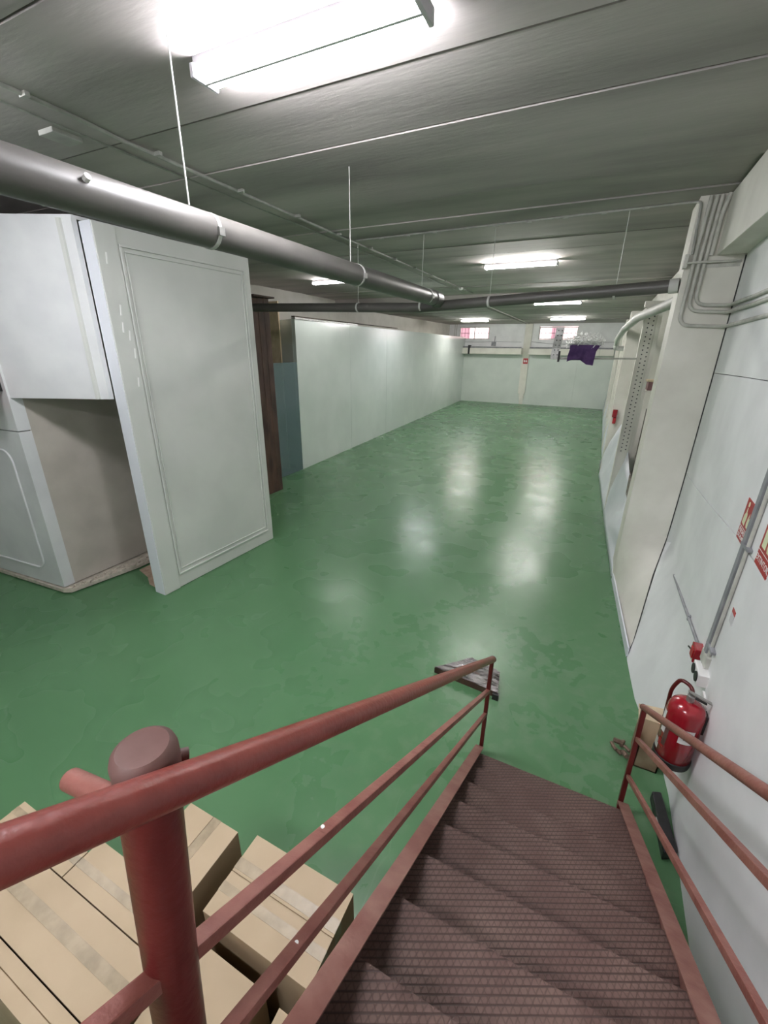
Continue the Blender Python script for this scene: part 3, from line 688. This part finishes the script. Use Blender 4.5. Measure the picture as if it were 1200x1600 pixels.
# ================================================================== CARDBOARD BOXES
def carton(x0, x1, y0, y1, z0, z1, label, tapes=(), seam=None, gap=.0025):
    t = thing('cardboard_box', label, 'box', ((x0 + x1) / 2, (y0 + y1) / 2, z0), 'cardboard boxes stacked beside the stairs')
    x0 += gap / 2; x1 -= gap / 2; y0 += gap / 2; y1 -= gap / 2
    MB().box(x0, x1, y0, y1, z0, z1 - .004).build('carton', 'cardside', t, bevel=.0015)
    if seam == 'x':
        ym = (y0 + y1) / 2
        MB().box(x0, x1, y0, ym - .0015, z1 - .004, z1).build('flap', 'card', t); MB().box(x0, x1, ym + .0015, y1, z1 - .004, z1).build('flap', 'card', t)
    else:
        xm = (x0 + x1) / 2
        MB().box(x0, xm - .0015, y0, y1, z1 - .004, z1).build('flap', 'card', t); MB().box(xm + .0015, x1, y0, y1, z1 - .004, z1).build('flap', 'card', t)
    for ax, c, w_ in tapes:
        if ax == 'x': MB().box(x0 - .001, x1 + .001, c - w_ / 2, c + w_ / 2, z1, z1 + .0012).box(x1, x1 + .0012, c - w_ / 2, c + w_ / 2, z1 - .07, z1 + .0012).build('tape', 'tape', t)
        else: MB().box(c - w_ / 2, c + w_ / 2, y0 - .001, y1 + .001, z1, z1 + .0012).box(c - w_ / 2, c + w_ / 2, y1, y1 + .0012, z1 - .07, z1 + .0012).build('tape', 'tape', t)
    return t
Z1, Z0 = .80, .40
# top layer
carton(-1.36, -1.075, .545, .822, Z0, Z1, 'cardboard box at the back corner of the pile, right of the newel post', [('y', -1.195, .042)], 'y')
carton(-1.568, -1.09, .388, .543, Z0, Z1, 'narrow cardboard box behind the newel post, left of the back corner box', [('x', .452, .03)], 'x')
carton(-2.04, -1.571, .388, .49, Z0, Z1 + .0, 'slim cardboard box at the far left behind the handrail', [('x', .45, .03)], 'x')
carton(-1.96, -1.0, .188, .386, Z0, Z1, 'wide cardboard box running behind the foot of the newel post', [('x', .292, .04)], 'x')
carton(-1.96, -1.0, .105, .186, Z0, Z1 - .004, 'front left cardboard box with its corner at the picture edge', [], 'x')
carton(-.995, -.52, .555, .85, Z0 + .0, Z1, 'taped cardboard box nearest the stair stringer, standing apart', [('x', .735, .042), ('x', .648, .034)], 'x')
carton(-.985, -.66, .13, .505, Z0 - .04, Z1 - .05, 'cardboard box in front of the one nearest the stringer', [], 'x')
carton(-.60, -.40, .13, .50, Z0 - .05, Z1 - .06, 'cardboard box tucked against the stair stringer', [], 'y')
# lower layer
for x0, x1, y0, y1, h, lb in ((-1.36, -1.075, .545, .822, Z0, 'lower cardboard box under the back corner box'), (-1.568, -1.09, .388, .543, Z0, 'lower cardboard box under the narrow one'),
        (-2.04, -1.571, .388, .49, Z0, 'lower cardboard box under the slim far left one'), (-1.96, -1.0, .105, .386, Z0, 'lower cardboard box under the wide one'),
        (-.995, -.52, .555, .85, Z0, 'lower cardboard box under the taped one nearest the stringer'), (-.985, -.66, .13, .505, Z0 - .04, 'lower cardboard box under the one in front'), (-.60, -.40, .13, .50, Z0 - .05, 'lower cardboard box tucked against the stringer')):
    carton(x0, x1, y0, y1, 0, h - .001, lb)

# ================================================================== ITEMS ON THE RIGHT WALL
def fit_wall(y): return xw(y)
# extinguisher
EX, EY, EZ, ER = .762, 2.47, .445, .094
ex = thing('fire_extinguisher', 'red fire extinguisher with white labels hanging on the right wall', 'extinguisher', (EX, EY, EZ))
MB().lathe((EX, EY, EZ), [(ER * .9, .0), (ER, .012), (ER, .36), (ER * .97, .385), (ER * .85, .41), (ER * .6, .428), (ER * .3, .436)], 36).build('cylinder', 'red', ex, smooth=True)
MB().lathe((EX, EY, EZ), [(ER + .003, -.012), (ER + .005, 0), (ER + .005, .03), (ER + .001, .034)], 36).build('base_ring', 'rubber', ex, smooth=True)
v = MB().lathe((EX, EY, EZ), [(.018, .43), (.02, .45), (.02, .475), (.012, .48)], 16).build('valve', 'steel', ex, smooth=True)
MB().bar((EX - .02, EY, EZ + .50), (EX + .095, EY - .01, EZ + .465), .022, .008).build('handle', 'steel', v, bevel=.002)
MB().bar((EX - .01, EY, EZ + .475), (EX + .075, EY - .01, EZ + .455), .02, .007).build('trigger', 'rubber', v, bevel=.002)
MB().tube(arc([(EX + .01, EY, EZ + .46), (EX + .0, EY + .03, EZ + .51), (EX - .05, EY + .075, EZ + .515), (EX - .075, EY + .095, EZ + .42), (EX - .06, EY + .10, EZ + .12)], .05), .011, 10).build('hose', 'newel', ex, smooth=True)
def patch(a0, a1, z0, z1, m, name, dr=.0012):
    mb = MB(); n = 8; vs = []
    for k in range(n + 1):
        a = R(a0 + (a1 - a0) * k / n); r = ER + dr
        vs += [(EX + r * math.cos(a), EY + r * math.sin(a), z0 + EZ), (EX + r * math.cos(a), EY + r * math.sin(a), z1 + EZ)]
    return mb.add(vs, [(2 * k, 2 * k + 2, 2 * k + 3, 2 * k + 1) for k in range(n)]).build(name, m, ex, smooth=True)
patch(-104, -60, .20, .30, 'white', 'inspection_label')
for i in range(3): patch(-90, -73 - i * 3, .262 - i * .016, .268 - i * .016, 'joint', 'print_line', .002)
patch(-205, -165, .27, .34, 'white', 'side_label'); patch(-200, -160, .06, .13, 'white', 'side_label')
patch(-170, -150, .20, .26, 'white', 'pictogram'); patch(-190, -150, .245, .252, 'white', 'print_line'); patch(-165, -140, .10, .15, 'redmat', 'pictogram')
patch(-150, -135, .12, .25, 'cap', 'print_column', .0016)
MB().box(EX + .08, .862, EY - .03, EY + .03, EZ + .25, EZ + .38).build('wall_bracket', 'rubber', ex, bevel=.003)
# dark red alarm box, sockets
def on_wall(y, z): return Vector((xw(y), y, z))
rb = thing('alarm_box', 'small red alarm call box on the right wall above the extinguisher', 'alarm box', (.87, 3.0, .9))
xx = xw(3.0)
MB().box(xx - .055, xx + .004, 2.90, 3.00, .855, .955).build('housing', 'red', rb, bevel=.006)
MB().box(xx - .060, xx - .054, 2.92, 2.98, .875, .935).build('cover', 'redmat', rb, bevel=.002)
MB().tube([(xx - .05, 3.0, .89), (xx - .06, 3.035, .888)], .005, 8).build('key', 'rubber', rb)
so = thing('socket_box', 'white double socket box on the right wall below the red alarm box', 'socket', (.87, 2.78, .9))
xx = xw(2.8)
MB().box(xx - .06, xx + .004, 2.655, 2.815, .86, .942).build('housing', 'white', so, bevel=.006)
for y in (2.695, 2.775):
    MB().tube([(xx - .058, y, .902), (xx - .066, y, .902)], .032, 18).build('socket_face', 'rubber', so)
MB().box(xx - .02, xx + .003, 2.53, 2.66, .80, .84).build('cable_cover', 'white', so, bevel=.004)
# trunking
tr = thing('trunking', 'grey cable trunking with a white pipe rising steeply up the right wall to the sockets', 'trunking', (.88, 2.87, .9))
def tb(y): return xw(y)
MB().bar((tb(2.8) - .014, 2.81, .90), (tb(2.76) - .014, 2.755, 3.58), .045, .028, (1, 0, 0)).build('duct', 'duct', tr, bevel=.003)
MB().tube([(tb(2.76) - .012, 2.76, 1.02), (tb(2.7) - .012, 2.70, 3.58)], .010, 10).build('pipe', 'conduit', tr, smooth=True)
for z in (1.08, 1.75, 2.4, 3.05):
    MB().box(tb(2.78) - .03, tb(2.78) + .002, 2.69, 2.82, z, z + .014).build('clip', 'duct', tr)
MB().box(tb(2.78) - .028, tb(2.78) + .003, 2.73, 2.85, .945, 1.02).build('end_piece', 'conduit', tr, bevel=.003)
tc_ = thing('wall_conduit', 'slanting grey conduit from the near column to the red alarm box', 'conduit', (.95, 4.3, .8))
MB().tube(arc([(xw(5.56) - .012, 5.56, .63), (xw(4.6) - .012, 4.6, .70), (xw(3.9) - .012, 3.9, .79), (xw(3.0) - .012, 3.02, .915)], .2), .011, 10).build('tube', 'duct', tc_, smooth=True)
for y, z in ((4.5, .71), (3.5, .845)):
    MB().box(xw(y) - .02, xw(y) + .002, y - .012, y + .012, z - .018, z + .022).build('clip', 'duct', tc_)

# signs; local frame: u runs towards the viewer (-y), v up, n = -x
def sign(y1, y0, z0, z1, label, lines, picto, name='safety_sign', x=None):
    ym = (y0 + y1) / 2; dx = (xw(y0) - xw(y1)) / (y0 - y1) if y0 != y1 else 0
    t = thing(name, label, 'sign', (xw(ym), ym, z0))
    def P(u, v_, n): y = y1 - u; return Vector((xw(y) - n, y, z0 + v_))
    W, H = y1 - y0, z1 - z0
    def plate(u0, u1, v0, v1, n0, n1, nm, m):
        vs = [P(u, v_, n) for n in (n0, n1) for u, v_ in ((u0, v0), (u1, v0), (u1, v1), (u0, v1))]
        return MB().add(vs, [(3, 2, 1, 0), (4, 5, 6, 7), (0, 1, 5, 4), (1, 2, 6, 5), (2, 3, 7, 6), (3, 0, 4, 7)]).build(nm, m, t)
    plate(0, W, 0, H, -.002, .003, 'plate', 'redmat')
    plate(0, W, H * .315, H * .33, .003, .0036, 'divider', 'white')
    def poly(pts, nm, m='glow'):
        vs = [P(u * W, v_ * H, n) for n in (.003, .0038) for u, v_ in pts]; k = len(pts)
        MB().add(vs, [tuple(range(k)), tuple(range(k, 2 * k))[::-1]] + [(q, (q + 1) % k, (q + 1) % k + k, q + k) for q in range(k)]).build(nm, m, t)
    for pts, nm in picto: poly(pts, nm)
    dirv = Vector((P(W, 0, 0) - P(0, 0, 0))).normalized(); upv = Vector((0, 0, 1)); nv = dirv.cross(upv)
    for i, (s, size) in enumerate(lines):
        c = P(W / 2, H * (.235 - .13 * i) if len(lines) > 1 else H * .16, .0036)
        mw = Matrix(((dirv.x, upv.x, nv.x, c.x), (dirv.y, upv.y, nv.y, c.y), (dirv.z, upv.z, nv.z, c.z), (0, 0, 0, 1)))
        text('lettering', s, size, 'white', mw, t)
    return t
flames = [([(.55, .40), (.72, .40), (.78, .52), (.70, .58), (.72, .68), (.62, .60), (.60, .74), (.52, .60), (.50, .48)], 'flame'), ([(.78, .42), (.92, .42), (.94, .56), (.88, .64), (.88, .80), (.80, .66), (.80, .54)], 'flame')]
hand = [([(.10, .40), (.36, .38), (.40, .60), (.36, .68), (.30, .70), (.28, .80), (.23, .80), (.22, .68), (.12, .60)], 'hand'), ([(.2, .84), (.26, .82), (.32, .84), (.34, .89), (.31, .94), (.25, .95), (.2, .92)], 'button')]
sign(3.055, 2.845, 1.708, 1.955, 'red sign with hand and flame pictogram reading PULSADOR DE ALARMA, behind the grey trunking', [('PULSADOR', .036), ('DE ALARMA', .034)], hand + flames)
bottle = [([(.12, .40), (.40, .40), (.40, .76), (.34, .84), (.20, .84), (.12, .76)], 'extinguisher_shape'), ([(.20, .86), (.40, .86), (.46, .92), (.20, .92)], 'extinguisher_top')]
sign(2.615, 2.395, 1.735, 1.985, 'red sign reading EXTINTOR at the right edge of the picture', [('EXTINTOR', .046)], bottle + flames)
lb = thing('notice_label', 'small white and red label on the right wall below the signs', 'label', (.87, 2.64, 1.33))
for z0, z1, m, nm in ((1.335, 1.395, 'lamp_body', 'paper'), (1.395, 1.42, 'redmat', 'heading')):
    vs = [(xw(y) - n, y, z) for n in (-.001, .002) for y, z in ((2.68, z0), (2.612, z0), (2.612, z1), (2.68, z1))]
    MB().add(vs, [(3, 2, 1, 0), (4, 5, 6, 7), (0, 1, 5, 4), (1, 2, 6, 5), (2, 3, 7, 6), (3, 0, 4, 7)]).build(nm, m, lb)

# open beige box on the floor, dark flat case, flat wrapped pack
ob = thing('open_box', 'worn open beige box on the floor behind the right stair post', 'box', (.78, 3.0, 0))
bx0, bx1, by0, by1, bh = .655, .80, 2.74, 2.95, .26
MB().box(bx0, bx1, by0, by0 + .008, 0, bh - .06).build('side', 'cardold', ob); MB().box(bx0, bx1, by1 - .008, by1, 0, bh).build('side', 'beige', ob)
MB().box(bx0, bx0 + .008, by0, by1, 0, bh - .05).build('side', 'cardold', ob); MB().box(bx1 - .008, bx1, by0, by1, 0, bh).build('side', 'beige', ob)
MB().box(bx0, bx1, by0, by1, 0.001, .01).build('base', 'beige', ob)
MB().add([(bx0, by1, bh), (bx1, by1, bh), (bx1 + .01, by1 + .10, bh + .05), (bx0, by1 + .10, bh + .03), (bx0, by1, bh - .006), (bx1, by1, bh - .006), (bx1 + .01, by1 + .10, bh + .044), (bx0, by1 + .10, bh + .024)], [(0, 1, 2, 3), (7, 6, 5, 4), (0, 4, 5, 1), (2, 6, 7, 3), (1, 5, 6, 2), (0, 3, 7, 4)]).build('flap', 'beige', ob)
MB().box(.80, .812, by0 + .02, by1, .12, .30).build('inner_sheet', 'white', ob)
rg = MB(); rn = random.Random(5)
for i in range(7):
    c = Vector((.585 + rn.uniform(-.04, .02), 2.83 + rn.uniform(-.06, .06), .02 + .012 * (i % 3)))
    rg.tube([c, c + Vector((rn.uniform(-.06, .04), rn.uniform(-.06, .06), .01))], [.012, .018][i % 2], 6)
o = rg.build('rag', 'dirt'); tag(o, 'crumpled brown rag on the green floor beside the open beige box', 'rag')
bc = thing('flat_case', 'flat black case lying on the floor between stairs and right wall', 'case', (.8, 2.35, 0))
MB().prism([(.745, 2.52), (.80, 2.54), (.85, 2.17), (.775, 2.13)], 0, .07).build('body', 'black', bc, bevel=.008)
MB().prism([(.75, 2.34), (.757, 2.34), (.765, 2.28), (.758, 2.28)], .03, .072).build('latch', 'steel', bc)
fp = thing('wrapped_pack', 'flat dark slab wrapped in shiny film on the floor behind the left stair post', 'pack', (-.65, 3.15, 0))
MB().prism([(-.92, 2.98), (-.345, 2.93), (-.38, 3.17), (-.64, 3.25)], 0, .06).build('slab', 'wood', fp, bevel=.006)
fm = MB(); rn = random.Random(9); n = 14; mcount = 6
vs = []
for j in range(mcount + 1):
    for i in range(n + 1):
        u = i / n; v_ = j / mcount
        p = Vector((-.925, 2.975)).lerp(Vector((-.34, 2.925)), u).lerp(Vector((-.645, 3.255)).lerp(Vector((-.375, 3.175)), u), v_)
        vs.append((p.x, p.y, .062 + .012 * rn.random() + .006 * math.sin(v_ * 18 + u * 4)))
fm.add(vs, [(j * (n + 1) + i, j * (n + 1) + i + 1, (j + 1) * (n + 1) + i + 1, (j + 1) * (n + 1) + i) for j in range(mcount) for i in range(n)])
fm.build('film', 'film', fp, smooth=True)
MB().box(-.38, -.33, 2.90, 2.935, 0, .055).build('corner_block', 'rubber', fp)

# perforated rack upright with arm, bag, short strip
ru = thing('rack_upright', 'tall cream perforated rack upright in the recess beyond the near column', 'upright', (.54, 8.2, 0))
MB().box(.43, .455, 8.15, 8.30, 0, 3.36).build('flange', 'column', ru, bevel=.003)
MB().box(.455, .60, 8.17, 8.19, 0, 3.36).build('web', 'column', ru)
MB().box(.60, .66, 8.15, 8.30, 0, 3.36).build('flange', 'column', ru, bevel=.003)
MB().box(.40, .70, 8.14, 8.34, 3.36, 3.44).build('top_plate', 'column', ru)
hm = bpy.data.meshes.new('hole')
hb = MB().tube([(0, -.002, 0), (0, .003, 0)], .0105, 8); hm.from_pydata(hb.v, [], hb.f); hm.materials.append(M['joint'])
k = 0
for i in range(34):
    for x in (.495, .56):
        z = 1.15 + i * .064 + (.032 if x > .5 else 0)
        if z > 3.3: continue
        h = bpy.data.objects.new('hole', hm); COL.objects.link(h); h.parent = ru; h.matrix_parent_inverse = Matrix.Translation(-ru.location); h.location = (x, 8.17, z)
MB().bar((.44, 8.16, 2.625), (-.80, 8.16, 2.60), .025, .03).build('arm', 'conduit', ru, bevel=.003)
ps = thing('perforated_strip', 'short grey perforated metal strip standing on the end of the rack arm', 'strip', (-.77, 8.1, 2.6))
MB().add([(-.845, 8.10, 2.59), (-.715, 8.10, 2.59), (-.685, 8.10, 3.075), (-.81, 8.10, 3.075), (-.845, 8.13, 2.59), (-.715, 8.13, 2.59), (-.685, 8.13, 3.075), (-.81, 8.13, 3.075)], [(0, 1, 2, 3), (7, 6, 5, 4), (0, 4, 5, 1), (1, 5, 6, 2), (2, 6, 7, 3), (3, 7, 4, 0)]).build('plate', 'steel', ps)
for i in range(6):
    for x in (-.80, -.745):
        h = bpy.data.objects.new('hole', hm); COL.objects.link(h); h.parent = ps; h.matrix_parent_inverse = Matrix.Translation(-ps.location); h.location = (x + i * .005 + .005, 8.10, 2.66 + i * .075)
MB().box(-.725, -.695, 8.09, 8.145, 2.55, 2.72).build('foot', 'rubber', ps)
bgx = thing('purple_bag', 'purple fabric bin filled with white plastic strips resting on the rack arm', 'bag', (-.35, 8.0, 2.62))
def quadloft(rows, name, m, parent):
    k = len(rows[0]); vs = [p for r_ in rows for p in r_]
    fs = [(i * k + j, i * k + (j + 1) % k, (i + 1) * k + (j + 1) % k, (i + 1) * k + j) for i in range(len(rows) - 1) for j in range(k)] + [tuple(range(k))[::-1]]
    ob_ = MB().add(vs, fs).build(name, m, parent, smooth=True)
    return ob_
def ringp(x0, x1, y0, y1, zl, zr, n=8, archh=0):
    def zz(t): return zl + (zr - zl) * t + archh * math.sin(math.pi * min(1, t * 1.35)) * (t < .74)
    P = [(x0 + (x1 - x0) * i / n, y0 + .015 * math.sin(i * 2.1), zz(i / n)) for i in range(n + 1)]
    P += [(x1 - (x1 - x0) * i / n, y1, zz(1 - i / n)) for i in range(n + 1)]
    return P
quadloft([ringp(-.565, -.17, 7.95, 8.14, 2.56, 2.51, archh=.06), ringp(-.565, -.165, 7.93, 8.14, 2.64, 2.60, archh=.03), ringp(-.545, -.155, 7.94, 8.14, 2.75, 2.72), ringp(-.55, -.12, 7.93, 8.145, 2.80, 2.79), ringp(-.54, -.10, 7.94, 8.14, 2.82, 2.815)], 'fabric', 'purple', bgx)
sm = MB(); rn = random.Random(2)
for i in range(340):
    u = rn.random(); hgt = .17 * math.sin(math.pi * (.12 + .76 * u)) * rn.random()
    c = Vector((-.60 + .52 * u, rn.uniform(7.9, 8.12), 2.81 + hgt))
    dd = Vector((rn.uniform(-1, 1), rn.uniform(-.6, .6), rn.uniform(-.7, .8))).normalized() * rn.uniform(.02, .07)
    sm.bar(c - dd, c + dd + Vector((0, 0, .004)), .014, .002, (rn.random(), rn.random(), .5))
o = sm.build('strips', 'strips', bgx); o['kind'] = 'stuff'
# recess bits
rx = thing('brown_crate', 'small red-brown crate high in the recess beside the near column', 'crate', (.8, 7.6, 2.2))
MB().box(.62, .78, 7.5, 7.8, 2.20, 2.32).build('body', 'bar', rx, bevel=.004); MB().box(.60, .80, 7.48, 7.82, 2.32, 2.345).build('lid', 'beige', rx, bevel=.003)
MB().box(.62, 1.0, 7.52, 7.78, 2.175, 2.198).build('shelf', 'column', rx)
jb = thing('leaning_board', 'dirty grey board leaning in the recess beside the near column', 'board', (.8, 7, 0))
MB().prism([(.62, 6.2), (.66, 6.2), (.74, 7.9), (.70, 7.9)], 0, 1.9).build('board', 'junk', jb, bevel=.003)
MB().prism([(.60, 6.6), (.62, 6.6), (.64, 7.4), (.62, 7.4)], 0, 1.0).build('offcut', 'junk', jb)
al = thing('alarm_box', 'small red alarm box on the second column along the right wall', 'alarm box', (.4, 10.8, 1.3))
MB().box(.34, .43, 10.80, 10.9, 1.36, 1.52).build('housing', 'red', al, bevel=.006); MB().box(.37, .43, 10.82, 10.9, 1.22, 1.35).build('lower_housing', 'redmat', al, bevel=.004)
MB().tube([(.40, 10.84, 1.37), (.45, 10.82, 1.40)], .012, 8).build('lead', 'white', al)
# red cylinder peeking at the left edge
e2 = thing('fire_extinguisher', 'red fire extinguisher on the left booth, mostly outside the picture', 'extinguisher', (-5.32, 2.1, 2.2))
MB().lathe((-5.335, 2.13, 2.12), [(.06, 0), (.075, .012), (.075, .34), (.05, .39), (.02, .41)], 24).build('cylinder', 'red', e2, smooth=True)
MB().lathe((-5.335, 2.13, 2.53), [(.018, 0), (.02, .04), (.01, .05)], 12).build('valve', 'steel', e2, smooth=True)
MB().bar((-5.335, 2.12, 2.575), (-5.26, 2.06, 2.59), .02, .01).build('handle', 'rubber', e2)
MB().box(-5.36, -5.31, 2.19, 2.27, 2.3, 2.4).build('wall_bracket', 'rubber', e2)

# far wall bits
fs_ = thing('safety_sign', 'small red sign with white emblem on the far pilaster', 'sign', (-3.66, YF - .13, 2.1))
MB().box(-3.78, -3.55, YF - .135, YF - .12, 2.03, 2.29).build('plate', 'redmat', fs_)
MB().box(-3.74, -3.69, YF - .14, YF - .135, 2.10, 2.22).build('emblem', 'white', fs_); MB().add([(-3.65, YF - .14, 2.10), (-3.60, YF - .14, 2.10), (-3.59, YF - .14, 2.17), (-3.62, YF - .14, 2.24), (-3.66, YF - .14, 2.16)], [(0, 1, 2, 3, 4)]).build('emblem', 'white', fs_)
sw = thing('switch_box', 'grey switch box with a short aerial above the far ledge', 'switch box', (-5.4, YF, 2.85))
MB().box(-5.50, -5.28, YF - .12, YF, 2.86, 3.06).build('housing', 'duct', sw, bevel=.008); MB().tube([(-5.36, YF - .06, 3.05), (-5.34, YF - .06, 3.34)], .02, 8).build('aerial', 'duct', sw)
fc = thing('wall_cable', 'thin sagging cable clipped along the far wall under the windows', 'cable', (-4, YF, 3))
MB().tube([(-7.4, YF - .01, 3.06), (-6.2, YF - .01, 3.05), (-5.4, YF - .01, 3.08), (-4.0, YF - .01, 3.06)], .01, 6).build('tube', 'duct', fc)
MB().tube([(-3.5, YF - .01, 3.08), (-2.6, YF - .01, 2.99), (-1.6, YF - .01, 2.97), (-.2, YF - .01, 3.07), (.9, YF - .01, 3.1)], .01, 6).build('tube', 'duct', fc)
vt = thing('wall_conduit', 'pair of thin vertical conduits in the far left corner', 'conduit', (-7.2, YF, 3))
for x in (-7.55, -7.45): MB().tube([(x, YF - .02, 2.5), (x, YF - .02, ZC2)], .015, 6).build('tube', 'conduit', vt)

# street beyond the windows
bd = thing('building', 'pink facade with maroon shutters seen through the far barred windows', 'building', (-4, 32, 0))
MB().box(-16, 5, 31, 33, -1, 5.6).build('wall', 'pink', bd)
for x in (-13, -11, -9, -7, -5, -3, -1, 1, 3):
    s_ = MB().box(x - .35, x + .35, 30.94, 31, 2.6, 4.6).build('shutter', 'shut', bd)
o = MB().box(-30, 20, YF + .3, 60, -.4, -.2).build('trim_7', 'tile'); struct(o, 'pale street surface outside the far wall', 'ground')
